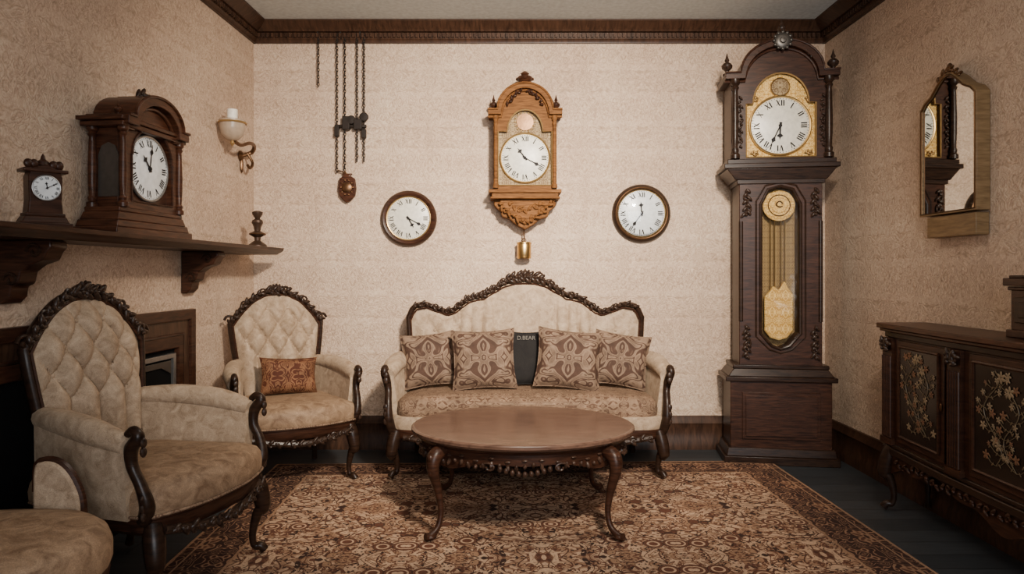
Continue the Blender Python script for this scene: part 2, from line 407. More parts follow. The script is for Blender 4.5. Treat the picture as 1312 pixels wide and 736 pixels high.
# ================================================================ ROOM
H=2.845; YB=4.72; XL=-1.704; XR=2.134; LA=math.radians(-2.29); LROT=math.radians(90)+LA
def LW(u,v,z=0):
    return (XL-math.sin(-LA)*u+math.cos(LA)*v, YB-math.cos(LA)*u+math.sin(LA)*v*1.0, z)
ROOT=None
Nn=None
obj('floor',g_box((4.6,6.4,.1),(.15,1.6,-.05)),FLOOR,parent=Nn)
obj('ceiling',g_box((4.6,6.4,.1),(.15,1.6,H+.05)),CEIL,parent=Nn)
obj('wall_back',g_box((XR-XL+.2,.1,H),((XR+XL)/2,.05,H/2)),WALL,parent=Nn,loc=(0,YB,0))
obj('wall_left',g_box((6.1,.1,H),(-3.05,.05,H/2)),WALL,parent=Nn,loc=(XL,YB,0),rz=LROT)
obj('wall_right',g_box((6.1,.1,H),(3.05,.05,H/2)),WALL,parent=Nn,loc=(XR,YB,0),rz=-pi/2)
yf=-1.38
obj('wall_front',[g_box((1.6,.1,H),(-1.2,yf,H/2)),g_box((.35,.1,H),(1.975,yf,H/2)),g_box((2.2,.1,.6),(.7,yf,.3)),g_box((2.2,.1,.345),(.7,yf,H-.1725))],WALL,parent=Nn)
root('added_window_1',(0.7,yf,0))  # invented window frame, out of view, added to carry the rear light
obj('frame',[g_box((.06,.12,1.9),(-1.07,0,1.55)),g_box((.06,.12,1.9),(1.07,0,1.55)),g_box((2.2,.12,.06),(0,0,.63)),g_box((2.2,.12,.06),(0,0,2.47)),g_box((.04,.05,1.9),(-.36,.03,1.55)),g_box((.04,.05,1.9),(.36,.03,1.55)),g_box((2.2,.05,.04),(0,.03,1.9))],WTRIM,.004)
base=[(0,0),(.035,0),(.035,.06),(.026,.075),(.026,.165),(.032,.175),(.018,.20),(.014,.22),(0,.222)]
Z=H
crown=[(0,Z-.125),(.018,Z-.125),(.022,Z-.108),(.030,Z-.100),(.030,Z-.062),(.055,Z-.058),(.062,Z-.045),(.095,Z-.030),(.108,Z-.012),(.12,Z-.008),(.12,Z-.0005),(0,Z-.0005)]
def dent(x0,x1):
    ps=[];x=x0+.02
    while x<x1-.02: ps.append(g_box((.017,.018,.028),(x,-.038,Z-.080))); x+=.030
    return ps
obj('baseboard_back',g_mould(base,XL,XR),WTRIM,parent=Nn,loc=(0,YB-.001,0))
obj('baseboard_right',g_mould(base,.03,6),WTRIM,parent=Nn,loc=(XR-.001,YB,0),rz=-pi/2)
obj('baseboard_left',g_mould(base,-.85,-.04),WTRIM,parent=Nn,loc=(XL+.001,YB,0),rz=LROT)
obj('trim_1',[g_mould(crown,XL,XR)]+dent(XL,XR),WTRIM,parent=Nn,loc=(0,YB-.001,0))
obj('trim_2',[g_mould(crown,.0,6)]+dent(.04,6),WTRIM,parent=Nn,loc=(XR-.001,YB,0),rz=-pi/2)
obj('trim_3',[g_mould(crown,-6,0)]+dent(-6,-.04),WTRIM,parent=Nn,loc=(XL+.001,YB,0),rz=LROT)
rx,ry=1.52,1.45
rg=obj('area_rug',g_box((2*rx,2*ry,.012),(0,0,.007)),m_rug(rx,ry),.004,parent=Nn,loc=(.15,2.88,0),rz=math.radians(1.5))

# ================================================================ ARMCHAIRS
def frame_pts(W,z0,top,side,yf,n=24):
    L=[(-W*side(t),yf(z0+t*(top(-1)-z0)),z0+t*(top(-1)-z0)) for t in [k/8 for k in range(8)]]
    Tp=[((-1+2*k/n)*W*side(1),yf(top(-1+2*k/n)),top(-1+2*k/n)) for k in range(n+1)]
    return L+Tp+[(-x,y,z) for x,y,z in L[::-1]]
def upholstery(W,z0,top,side,yf,puff,th,nx=80,nz=72,back=.035):
    v=[];f=[]
    for lay in (0,1):
        for j in range(nz+1):
            for i in range(nx+1):
                s=-1+2*i/nx;t=j/nz; z=z0+t*(top(s)-z0); x=s*W*side(t)
                e=(1-abs(s)**6)*(1-t**10)
                y=yf(z)-(th*e+puff(x,z)*e if lay==0 else -back*e)
                v.append((x,y,z))
    m=(nx+1)*(nz+1)
    for lay in (0,1):
        for j in range(nz):
            for i in range(nx):
                a=lay*m+j*(nx+1)+i; f.append((a,a+1,a+nx+2,a+nx+1) if not lay else (a,a+nx+1,a+nx+2,a+1))
    return v,f
def armchair(loc,rz,sc=1.0,cushion=False,name='armchair'):
    root(name,loc,rz,sc)
    half=[(.24,.27),(.285,.05),(.315,-.17),(.30,-.26),(.20,-.305),(.08,-.33)]
    o=half+[(-x,y) for x,y in half[::-1]]; O=[(p.x,p.y) for p in cr([(x,y,0) for x,y in o],5,True)]
    obj('seat_rail',g_loft(O,[(.95,.285),(1.0,.30),(1.0,.335),(1.02,.34),(1.02,.35),(.97,.355)]),WD2)
    obj('seat',g_loft(O,[(1.0,.345),(1.03,.36),(1.035,.39),(1.02,.42),(.97,.440),(.85,.455),(.6,.468),(.3,.472),(.05,.472)]),FSEAT)
    obj('gimp_trim',g_tube([(x*1.03,y*1.03,.352) for x,y in O],.005,6,1,True,False),FSOFA)
    ap=[(-.27,-.285,.30),(-.15,-.315,.275),(0,-.335,.262),(.15,-.315,.275),(.27,-.285,.30)]
    obj('apron_carving',[g_tube(ap,.016,8)]+carve(ap,.022,.028,.012,-.012),WCARVE)
    obj('front_legs',[cab_leg(-.28,-.25,.32,-.6,-.8,1.15),cab_leg(.28,-.25,.32,.6,-.8,1.15)],WD)
    obj('back_legs',[g_tube([(s*.22,.24,.33),(s*.225,.26,.2),(s*.235,.30,.06),(s*.24,.315,.008)],[.024,.020,.015,.017],8) for s in (-1,1)],WD)
    yfn=lambda z:.235+.13*(z-.45)
    top=lambda s:1.045-.15*abs(s)**2.8+.02*math.cos(s*pi)
    side=lambda t:.76+.24*math.sin(min(t,1)*pi/2)-.05*math.sin(t*pi)
    W=.262
    def puff(x,z):
        if z>.68:
            a=x/.125+(z-.68)/.19; b=x/.125-(z-.68)/.19
            return .052*(abs(math.sin(pi*a)*math.sin(pi*b)))**.40
        return .052*abs(math.sin(pi*x/.125))**.80*(.65+.35*(z-.38)/.30)
    obj('tufted_back',upholstery(W,.38,top,side,yfn,puff,.022),FCRM)
    bt=[]
    for r in range(5):
        z=.68+r*.095
        for c in range(-3,4):
            if (c+r)%2==0:
                x=c*.0625
                if abs(x)<.2 and z<top(x/W)-.06: bt.append(g_sph((x,yfn(z)-.026,z),(.009,.005,.009)))
    obj('buttons',bt,FCRM)
    fp=frame_pts(W+.008,.36,top,side,yfn)
    obj('back_frame',g_tube(fp,[.017]*len(fp),10,1,False,False,(1.25,1)),WD)
    obj('back_frame_bead',g_tube([(x*.95,y-.018,.36+(z-.36)*.975) for x,y,z in fp],.006,6,1,False,False),WD2)
    cs=[(x,y-.010,z+.008) for x,y,z in fp[8:-8]]
    obj('crest_carving',carve(cs,.024,.020,.010,-.012)+carve([cs[9],cs[len(cs)//2],cs[-10]],.026,.016,.018,-.016),WCARVE)
    obj('ear_scrolls',[g_tube([(s*(.262+.012)+s*r*math.cos(a),yfn(.9)-.012,.90+r*math.sin(a)) for a,r in [(j*.75,.030*(1-j/11)) for j in range(10)]],.008,8,2) for s in (-1,1)],WD)
    obj('crest_shell',[g_sph((math.sin(a)*.032,yfn(1.08)-.02,1.065+math.cos(a)*.028),(.010,.010,.024),(0,a,0)) for a in [-1.2,-.8,-.4,0,.4,.8,1.2]],WCARVE)
    for s in (-1,1):
        up=[(s*.232,.25,.635),(s*.285,.10,.635),(s*.322,-.06,.618),(s*.330,-.20,.585)]
        lo=[(s*.225,.25,.34),(s*.27,.10,.34),(s*.300,-.06,.34),(s*.305,-.20,.34)]
        U=[tuple(p) for p in cr(up,4)]; L=[tuple(p) for p in cr(lo,4)]
        obj('arm_side',g_slab(L,U,.055,6,.008),FCRM)
        obj('arm_pad',g_tube(up,[.036,.044,.045,.034],12,5,False,True,(1,1.0)),FCRM)
        po=[(s*.300,-.235,.335),(s*.318,-.262,.39),(s*.328,-.245,.46),(s*.330,-.215,.52),(s*.335,-.215,.575),(s*.338,-.245,.618),(s*.336,-.225,.637),(s*.335,-.200,.622)]
        obj('arm_post',g_tube(po,[.025,.024,.019,.019,.022,.020,.016,.012],10,5),WD)
        obj('arm_post_carving',[g_sph((s*.335,-.262,z),(.012,.010,.018),(0,0,0)) for z in (.36,.39,.42,.57,.60)],WCARVE)
    if cushion:
        obj('lumbar_cushion',xf(g_pillow(.34,.22,.13),T(.02,.07,.575,-.25,.06,.05)),FRUST)
armchair((-1.265,4.06,0),math.radians(31),1.0,True)
armchair((-1.365,2.69,.013),math.radians(76),1.02)

# low stool with short padded arms at the left edge
root('upholstered_stool',(-1.42,1.86,.013),math.radians(90))
O=[(.29*math.copysign(abs(math.cos(a))**.8,math.cos(a)),.31*math.copysign(abs(math.sin(a))**.8,math.sin(a))) for a in [2*pi*k/40 for k in range(40)]]
obj('seat',g_loft(O,[(1.0,.34),(1.02,.36),(1.02,.40),(.98,.435),(.90,.455),(.6,.475),(.3,.48),(.03,.48)]),FSEAT)
obj('seat_rail',g_loft(O,[(.93,.27),(.98,.285),(1.0,.33),(.99,.35)]),WD2)
obj('legs',[cab_leg(x,y,.29,.7*(1 if x>0 else -1),.7*(1 if y>0 else -1)) for x in (-.2,.2) for y in (-.2,.2)],WD)
for s in (-1,1):
    prof=[(.02,.36),(.02,.56),(.0,.59),(-.04,.59),(-.075,.565),(-.105,.515),(-.12,.46),(-.12,.36)]
    pp=[(p.x,p.z) for p in cr([(a,0,b) for a,b in prof],3)]
    g=g_prism(pp,-.022,.022); g=xf(g,T(s*.292,0,0,0,0,pi/2))
    obj('arm_panel',g,FCRM,.008)
    obj('arm_frame',[g_tube([(s*.292-.0,a,b) for a,b in pp[2:]],.013,8,1,False,False)],WD2)

# ================================================================ SOFA
root('victorian_sofa',(.115,4.23,.013),0)
half=[(.72,.30),(.765,.05),(.78,-.18),(.71,-.27),(.50,-.29),(.25,-.32)]
o=half+[(0,-.335)]+[(-x,y) for x,y in half[::-1]]; O=[(p.x,p.y) for p in cr([(x,y,0) for x,y in o],5,True)]
obj('seat_rail',g_loft(O,[(.97,.225),(.995,.24),(1.0,.28),(.99,.29)]),WD2)
obj('seat_border',g_loft(O,[(1.0,.282),(1.008,.29),(1.008,.34),(.99,.355)]),FCRM)
obj('seat_cushion',g_loft([(x*.96,y*.985) for x,y in O],[(.98,.34),(1.0,.35),(1.005,.39),(.995,.425),(.96,.45),(.85,.465),(.5,.475),(.05,.478)]),FSOFA)
ap=[(-.70,-.275,.24),(-.5,-.295,.215),(-.25,-.325,.225),(0,-.34,.195),(.25,-.325,.225),(.5,-.295,.215),(.70,-.275,.24)]
obj('apron_carving',[g_tube(ap,.017,8)]+carve(ap,.024,.03,.012,-.012),WCARVE)
obj('front_legs',[cab_leg(-.745,-.235,.27,-.7,-.7,1.2),cab_leg(.745,-.235,.27,.7,-.7,1.2)],WD)
obj('back_legs',[g_tube([(s*.68,.26,.28),(s*.69,.30,.15),(s*.70,.34,.003)],[.026,.018,.018],8) for s in (-1,1)],WD)
def topf(s):
    x=abs(s)*.745
    K=[(0,1.125),(.06,1.123),(.13,1.105),(.20,1.065),(.27,1.02),(.35,1.005),(.41,.965),(.45,.93),(.50,.915),(.58,.94),(.64,.965),(.70,.955),(.73,.925),(.745,.88)]
    for (a,b),(c,d) in zip(K,K[1:]):
        if x<=c+1e-9:
            t=(x-a)/(c-a); t=t*t*(3-2*t)*.5+t*.5; return b+(d-b)*t
    return .88
yfn=lambda z:.255+.13*(z-.45)
side=lambda t:.945+.055*t
def puff(x,z):
    ax=abs(x)
    if ax<.20: return .014+.010*math.cos(pi*x/.40)
    if ax<.42:
        k=abs(math.sin(pi*(ax-.20)/.0733))**.45
        return .036*k
    a=(ax-.42)/.16+(z-.80)/.24; b=(ax-.42)/.16-(z-.80)/.24
    return .034*(abs(math.sin(pi*a)*math.sin(pi*b)))**.45
obj('upholstered_back',upholstery(.745,.38,topf,side,yfn,puff,.02,160,48),FCRM)
obj('buttons',[g_sph((sx*x,yfn(z)-.022,z),(.009,.006,.009)) for sx in (-1,1) for x,z in ((.20,.93),(.273,.88),(.347,.85),(.42,.80),(.50,.80),(.58,.80),(.66,.80))],FCRM)
fp=frame_pts(.752,.34,topf,side,yfn,72)
obj('back_frame',g_tube(fp,.019,10,1,False,False,(1.2,1)),WD)
obj('back_frame_bead',g_tube([(x*.98,y-.02,.34+(z-.34)*.965) for x,y,z in fp],.006,6,1,False,False),WD2)
cs=[(x,y-.012,z+.006) for x,y,z in fp[9:-9]]
mid=[c for c in cs if abs(c[0])<.40]; cen=[c for c in cs if abs(c[0])<.13]
obj('crest_carving',carve(cs[::2],.022,.024,.009,-.012)+carve(mid[::2],.024,.022,.012,-.014)+carve([(c[0],c[1],c[2]+.012) for c in cen],.030,.016,.022,-.018),WCARVE)
obj('crest_shell',[g_sph((math.sin(a)*.038,yfn(1.13)-.03,1.135+math.cos(a)*.032),(.011,.011,.028),(0,a,0)) for a in [-1.3,-.9,-.45,0,.45,.9,1.3]],WCARVE)
for s in (-1,1):
    up=[(s*.735,.25,.635),(s*.765,.10,.635),(s*.79,-.05,.62),(s*.80,-.20,.58)]
    lo=[(s*.715,.25,.32),(s*.74,.10,.32),(s*.76,-.05,.32),(s*.765,-.20,.32)]
    obj('arm_side',g_slab([tuple(p) for p in cr(lo,4)],[tuple(p) for p in cr(up,4)],.06,6,.008),FCRM)
    obj('arm_pad',g_tube(up,[.042,.052,.054,.040],12,5),FCRM)
    po=[(s*.765,-.235,.26),(s*.785,-.262,.34),(s*.79,-.25,.43),(s*.795,-.215,.50),(s*.805,-.22,.56),(s*.812,-.255,.605),(s*.81,-.235,.63),(s*.805,-.205,.615)]
    obj('arm_post',g_tube(po,[.026,.027,.021,.020,.024,.022,.017,.012],10,5),WD)
    obj('arm_post_carving',[g_sph((s*.80,-.275,z),(.014,.010,.02)) for z in (.33,.37,.41,.56,.59)],WCARVE)
obj('back_bottom_rail',g_box((1.4,.05,.06),(0,.27,.35)),WD,.006)

def pillow(name,loc,w,h,t,mat,rx,ry,rz=0):
    root(name,(0,0,0),0); r=ROOT; r.location=loc; r.rotation_euler=(rx,ry,rz)
    obj('cover',g_pillow(w,h,t),mat,weld=True)
    e=[(-1+2*k/12,-1) for k in range(12)]+[(1,-1+2*k/12) for k in range(12)]+[(1-2*k/12,1) for k in range(12)]+[(-1,1-2*k/12) for k in range(12)]
    obj('piping',g_tube([(a*w/2*(1-.09*(1-b*b)),0,b*h/2*(1-.09*(1-a*a))) for a,b in e],.004,6,1,True,False),mat)
pillow('throw_pillow',(-.475,4.29,.650),.33,.33,.12,FDAM,-.26,-.10,.16)
pillow('throw_pillow',(-.140,4.19,.665),.38,.36,.13,FDAM,-.28,-.04,.05)
pillow('throw_pillow',(.365,4.19,.665),.39,.36,.13,FDAM,-.28,.10,-.05)
pillow('throw_pillow',(.690,4.29,.650),.34,.33,.12,FDAM,-.26,.14,-.16)
pillow('lettered_pillow',(.115,4.32,.655),.27,.34,.08,FBLK,-.20,0)
tx=bpy.data.curves.new('lettering','FONT'); tx.body='D.BEAR'; tx.size=.034; tx.align_x='CENTER'; tx.extrude=.001
to=bpy.data.objects.new('lettering',tx); COL.objects.link(to); to.parent=ROOT; to.location=(0,-.041,.110); to.rotation_euler=(pi/2-.12,0,0); tx.materials.append(LETT)

# ================================================================ COFFEE TABLE
root('oval_coffee_table',(.075,3.41,.013),0)
el=[(.538*math.cos(2*pi*k/72),.450*math.sin(2*pi*k/72)) for k in range(72)]
obj('table_top',g_loft(el,[(.955,.404),(.975,.407),(.985,.414),(1.0,.418),(1.0,.430),(.985,.436),(.965,.437)]),WTAB)
obj('top_edge_moulding',g_loft(el,[(.90,.385),(.94,.390),(.965,.404),(.93,.406)]),WD2)
def ell_wall(f0,z0fn,z1,th):
    lo=[];hi=[]
    for k in range(73):
        a=2*pi*k/72
        lo.append((.535*f0*math.cos(a),.45*f0*math.sin(a),z0fn(a))); hi.append((.535*f0*math.cos(a),.45*f0*math.sin(a),z1))
    return g_slab(lo,hi,th,3)
obj('apron',ell_wall(.89,lambda a:.330-.018*math.cos(4*a+pi)-.010*math.cos(8*a),.392,.02),WD2)
car=[]
for k in range(84):
    a=2*pi*k/84; z=.336+.008*math.sin(k*1.3); f=.915
    car.append(g_sph((.535*f*math.cos(a),.45*f*math.sin(a),z),(.009,.009,.011+.004*(k%3)),(0,.5*(-1)**k,a)))
    if k%2: car.append(g_sph((.535*f*math.cos(a),.45*f*math.sin(a),z+.026),(.014,.008,.006),(0,0,a+pi/2)))
for ca in (-pi/2,pi/2,0,pi):
    for j in range(-4,5):
        a=ca+j*.055; car.append(g_sph((.535*.92*math.cos(a),.45*.92*math.sin(a),.320-.014*math.cos(j*.5)),(.011,.011,.014)))
    for sg in (-1,1):
        sp=[]
        for j in range(10):
            aa=ca+sg*(.32+.075*(1-j/11)*math.cos(j*.75)); sp.append((.535*.925*math.cos(aa),.45*.925*math.sin(aa),.330+.024*(1-j/11)*math.sin(j*.75)))
        car.append(g_tube(sp,.005,6,2))
obj('apron_carving',car,m_wood('table_carving',(.018,.009,.006),(.070,.037,.024),.33,(6,6,6),14))
legs=[]
for sx in (-1,1):
    for sy in (-1,1):
        P=[(.350,.255,.385),(.395,.305,.355),(.402,.320,.30),(.382,.310,.21),(.368,.312,.12),(.378,.325,.055),(.408,.352,.022),(.430,.368,.022)]
        R=[.030,.034,.027,.0185,.013,.013,.017,.016]
        legs.append(g_tube([(sx*a,sy*b,c) for a,b,c in P],R,12,5))
        legs+= [g_sph((sx*.412,sy*.333,z),(.013,.013,.020),(0,0,0)) for z in (.35,.32,.29)]
        legs.append(g_sph((sx*.412,sy*.355,.018),(.024,.022,.015)))
obj('cabriole_legs',legs,WD2)

# ================================================================ GRANDFATHER CLOCK
root('grandfather_clock',(1.70,4.45,0),math.radians(-8))
obj('plinth',[g_box((.68,.33,.05),(0,0,.025)),g_box((.65,.31,.05),(0,0,.075),(.97,.95))],WD,.004)
obj('base',g_box((.60,.27,.42),(0,0,.30)),WD2,.004)
obj('base_panel',[g_box((.46,.016,.29),(0,-.138,.30)),g_box((.42,.012,.25),(0,-.150,.30),(1,.3))],WD2,.006)
obj('base_moulding',[g_box((.66,.31,.03),(0,0,.525)),g_box((.63,.29,.05),(0,0,.565),(.88,.88)),g_box((.57,.27,.025),(0,0,.60))],WD,.005)
obj('waist_back',g_box((.49,.12,1.12),(0,.055,1.17)),WD)
Oo=[(-.245,.61),(0,.61),(.245,.61),(.245,.80),(.245,1.60),(.245,1.74),(0,1.74),(-.245,1.74),(-.245,1.60),(-.245,.80)]
Ii=[(-.05,.735),(0,.715),(.05,.735),(.112,.81),(.112,1.60),(.07,1.69),(0,1.71),(-.07,1.69),(-.112,1.60),(-.112,.81)]
obj('waist_front',g_ring(Oo,Ii,-.125,-.0),WD2,.003)
obj('door_moulding',[g_tube([(x*1.05,-.128,1.21+(z-1.21)*1.01) for x,z in Ii],.010,8,1,True,False),g_tube([(x*1.3,-.126,1.21+(z-1.21)*1.06) for x,z in Ii],.006,6,1,True,False)],WD)
obj('case_lining',g_box((.25,.004,1.04),(0,-.008,1.21)),m_damask('case_lattice',(.14,.085,.037),(.36,.245,.105),.015,110))
obj('pendulum_disc',g_lathe([(.096,0),(.096,.008),(.084,.014),(.05,.014),(.045,.02),(0,.02)],(0,-.075,1.60),36,'y'),GOLDPL)
obj('engraving',[g_tube([(.065*math.cos(a),-.092,1.60+.065*math.sin(a)) for a in [2*pi*k/24 for k in range(24)]],.003,6,1,True,False),g_tube([(.02,-.098,1.61),(.0,-.098,1.625),(-.02,-.098,1.605),(0,-.098,1.59),(.02,-.098,1.595)],.004,6)],BRONZE)
obj('weight_cables',[g_tube([(x,-.06,1.55),(x,-.06,1.05)],.003,6,1) for x in (-.045,-.02,.018,.042)],BRASS)
wt=[(-.03,1.10),(0,1.07),(.035,1.13),(.06,1.08),(.085,1.05),(.085,.82),(.05,.775),(0,.76),(-.05,.775),(-.085,.82),(-.085,1.03),(-.06,1.06)]
obj('brass_weight',g_prism(wt,-.085,-.045),GOLDPL,.008)
obj('door_glass',g_box((.23,.002,1.0),(0,-.112,1.21)),GLASS)
for s in (-1,1):
    obj('corner_carving',carve([(s*.205,-.128,1.70),(s*.20,-.128,1.62),(s*.205,-.128,1.54)],.024,.014,.014)+carve([(s*.205,-.128,.86),(s*.20,-.128,.76),(s*.205,-.128,.66)],.022,.014,.012),WCARVE)
    obj('quarter_column',g_tube([(s*.235,-.12,.88),(s*.235,-.12,1.5)],.014,10,1),WD)
obj('hood_base_moulding',[g_box((.52,.27,.03),(0,0,1.745)),g_box((.54,.28,.07),(0,0,1.79),(1.2,1.12)),g_box((.68,.33,.03),(0,0,1.84)),g_box((.64,.31,.03),(0,0,1.868))],WD,.004)
hood(.295,1.88,2.375,.215,.195,-.135,.125,.205,1.895,2.225,.165,.185,WD2,.04,GOLDPL)
dial(.175,(0,2.09),-.110,182,205,DIAL,BRASS)
obj('moon_disc',g_lathe([(.052,0),(.052,.008),(0,.010)],(0,-.107,2.328),28,'y'),DIALPL)
obj('moon_ring',g_tube([(.055*math.cos(a),-.115,2.328+.055*math.sin(a)) for a in [2*pi*k/24 for k in range(24)]],.005,6,1,True,False),BRASS)
obj('spandrels',carve([(-.18,-.112,1.92),(-.14,-.112,1.92)],.016,.01,.008)+carve([(.14,-.112,1.92),(.18,-.112,1.92)],.016,.01,.008)+carve([(-.175,-.112,2.24),(-.14,-.112,2.26)],.016,.01,.008)+carve([(.14,-.112,2.26),(.175,-.112,2.24)],.016,.01,.008),GOLD)
for s in (-1,1):
    column(s*.275,-.155,1.885,2.375,.019,WD)
    obj('hood_carving',carve([(s*.245,-.138,2.30),(s*.24,-.138,2.10),(s*.245,-.138,1.95)],.015,.018,.006),WCARVE)
    urn(s*.315,-.10,2.415,.075,WCARVE)
obj('cresting',carve([(-.17,-.16,2.50),(-.1,-.16,2.575),(0,-.16,2.61),(.1,-.16,2.575),(.17,-.16,2.50)],.014,.018,.004),WCARVE)
obj('crest_rosette',[g_lathe([(.05,0),(.05,.01),(.035,.02),(.02,.02),(.016,.028),(0,.03)],(0,-.175,2.595),24,'y')]+[g_sph((.05*math.cos(a),-.185,2.595+.05*math.sin(a)),.011) for a in [2*pi*k/12 for k in range(12)]],PEWTER)
urn(0,-.15,2.635,.055,WCARVE)

# ================================================================ HANGING WALL CLOCK
root('carved_wall_clock',(.115,YB-.001,0),0)
hood(.205,1.72,2.205,.155,.17,-.16,0,.175,1.750,2.10,.115,.14,WOAK,.035,DIALPL)
dial(.155,(0,1.93),-.136,323,118,DIAL,BRASS)
obj('moon_disc',g_lathe([(.055,0),(.055,.008),(0,.010)],(0,-.134,2.165),28,'y'),BRONZE)
obj('moon_rays',[g_sph((.063*math.cos(a),-.136,2.165+.063*math.sin(a)),(.010,.004,.004),(0,-a,0)) for a in [2*pi*k/16 for k in range(16)]],GOLD)
obj('base_moulding',[g_box((.47,.19,.022),(0,-.095,1.71)),g_box((.43,.175,.03),(0,-.088,1.685)),g_box((.45,.185,.014),(0,-.092,1.668))],WOAK,.004)
br=[(-.205,1.662),(-.20,1.62),(-.16,1.585),(-.15,1.55),(-.10,1.535),(-.06,1.50),(0,1.465),(.06,1.50),(.10,1.535),(.15,1.55),(.16,1.585),(.20,1.62),(.205,1.662)]
obj('bracket',[g_prism(br,-.12,0),g_prism([(x*.8,1.662+(z-1.662)*.85) for x,z in br],-.145,-.11)],WOAK,.006)
obj('bracket_carving',carve([(-.18,-.138,1.65),(-.11,-.138,1.58),(0,-.138,1.52),(.11,-.138,1.58),(.18,-.138,1.65)],.022,.020,.012)+carve([(-.12,-.140,1.635),(0,-.142,1.59),(.12,-.140,1.635)],.022,.020,.014),WOAK)
for s in (-1,1):
    column(s*.19,-.172,1.73,2.20,.012,WOAK); urn(s*.205,-.10,2.24,.060,WD2)
    obj('side_carving',carve([(s*.12,-.17,2.26),(s*.07,-.17,2.33),(s*.02,-.17,2.365)],.016,.015,.006),WD2)
obj('crest',carve([(-.05,-.12,2.38),(0,-.12,2.41),(.05,-.12,2.38)],.026,.014,.02),WMAN)
obj('crown_finial',[g_lathe([(.05,0),(.03,.015),(.02,.03),(.04,.045),(.055,.065),(.045,.08),(.02,.09),(.03,.10),(.012,.115),(0,.12)],(0,-.10,2.39),16)]+[g_sph((.05*math.cos(a),-.10+.05*math.sin(a),2.455),.011) for a in [2*pi*k/8 for k in range(8)]],WMAN)
obj('pendulum_rod',[g_tube([(-.004,-.07,1.50),(-.004,-.07,1.385)],.0045,8,1),g_tube([(-.004+.012*math.cos(a),-.07,1.398+.012*math.sin(a)) for a in [2*pi*k/12 for k in range(12)]],.003,6,1,True,False)],BRONZE)
obj('pendulum_weight',[g_lathe([(0,0),(.044,0),(.047,.004),(.047,.105),(.044,.110),(.01,.110),(0,.118)],(-.004,-.07,1.275),28)]+[g_tube([(-.004+.048*math.cos(a),-.07+.048*math.sin(a),z) for a in [2*pi*k/28 for k in range(28)]],.003,6,1,True,False) for z in (1.285,1.375)],BRASS)

def round_clock(name,x,z,R,rf,h,m,mats):
    root(name,(x,YB-.001,z),0)
    obj('case',g_lathe([(R,0),(R,.02),(R*.97,.035),(R*.90,.048),(R*.84,.044),(rf*1.06,.040),(rf*1.03,.022),(0,.022)],(0,0,0),56,'y'),mats[0])
    dial(rf,(0,0),-.022,h,m,mats[1],BRASS)
round_clock('round_wall_clock',-.66,1.545,.187,.142,150,118,(WD2,DIAL))
round_clock('round_wall_clock',.897,1.578,.195,.155,-5,215,(WD,DIALW))
obj('outer_ring',g_tube([(.170*math.cos(a),-.044,.170*math.sin(a)) for a in [2*pi*k/48 for k in range(48)]],.008,8,1,True,False),BRONZE)
obj('convex_glass',g_lathe([(.160,0),(.15,.008),(.10,.020),(.05,.027),(0,.029)],(0,-.036,0),40,'y'),GLASS)

# ================================================================ CHAINS
def chain(x,z0,z1,y=-.03,L=.026,w=.0065):
    ps=[];z=z0;k=0
    while z>z1:
        pts=[]
        for j in range(8):
            a=2*pi*j/8; px=w*math.cos(a); pz=L*.62*math.sin(a)
            pts.append((x+(px if k%2 else 0),y+(0 if k%2 else px),z+pz))
        ps.append(g_tube(pts,.0030,5,1,True,False)); z-=L*.92;k+=1
    return ps
root('hanging_chains_with_pendant',(0,YB-.001,0),0)
obj('short_chain',chain(-1.262,2.80,2.42),IRON)
obj('long_chains',chain(-1.137,2.80,1.85)+chain(-1.085,2.80,1.85)+chain(-1.003,2.80,1.93)+chain(-.957,2.80,1.93),IRON)
obj('hooks',[g_tube([(x,-.005,2.74),(x,-.03,2.75),(x,-.045,2.79),(x+.015,-.04,2.83),(x-.015,-.035,2.835)],.006,6) for x in (-1.262,-1.11,-.98)],IRON)
obj('chain_mechanism',[g_box((.05,.04,.09),(-1.075,-.03,2.18)),g_box((.055,.045,.07),(-.995,-.03,2.17)),g_tube([(-1.14,-.03,2.16),(-.94,-.03,2.16)],.012,8,1),g_lathe([(.03,0),(.03,.02),(0,.022)],(-1.04,-.03,2.20),16,'y'),g_lathe([(.03,0),(.03,.02),(0,.022)],(-.955,-.03,2.22),16,'y'),g_box((.03,.03,.08),(-1.137,-.03,2.13)),g_box((.03,.03,.06),(-.957,-.03,2.11))],IRON,.004)
pe=[(-.022,.085),(-.035,.10),(.035,.10),(.022,.085),(.052,.065),(.060,0),(.052,-.05),(.02,-.085),(0,-.095),(-.02,-.085),(-.052,-.05),(-.060,0),(-.052,.065)]
obj('pendant_plate',g_prism([(-1.07+x,1.745+z) for x,z in pe],-.035,-.005),WMAN,.005)
obj('pendant_relief',[g_lathe([(.034,0),(.034,.006),(.02,.014),(0,.014)],(-1.07,-.034,1.75),20,'y')]+[g_sph((-1.07+.04*math.cos(a),-.038,1.75+.05*math.sin(a)),.007) for a in [2*pi*k/10 for k in range(10)]]+[g_tube([(-1.07,-.03,1.835),(-1.11,-.03,1.86),(-1.137,-.03,1.86)],.005,6),g_tube([(-1.07,-.03,1.835),(-1.085,-.03,1.86)],.005,6,1)],BRONZE)

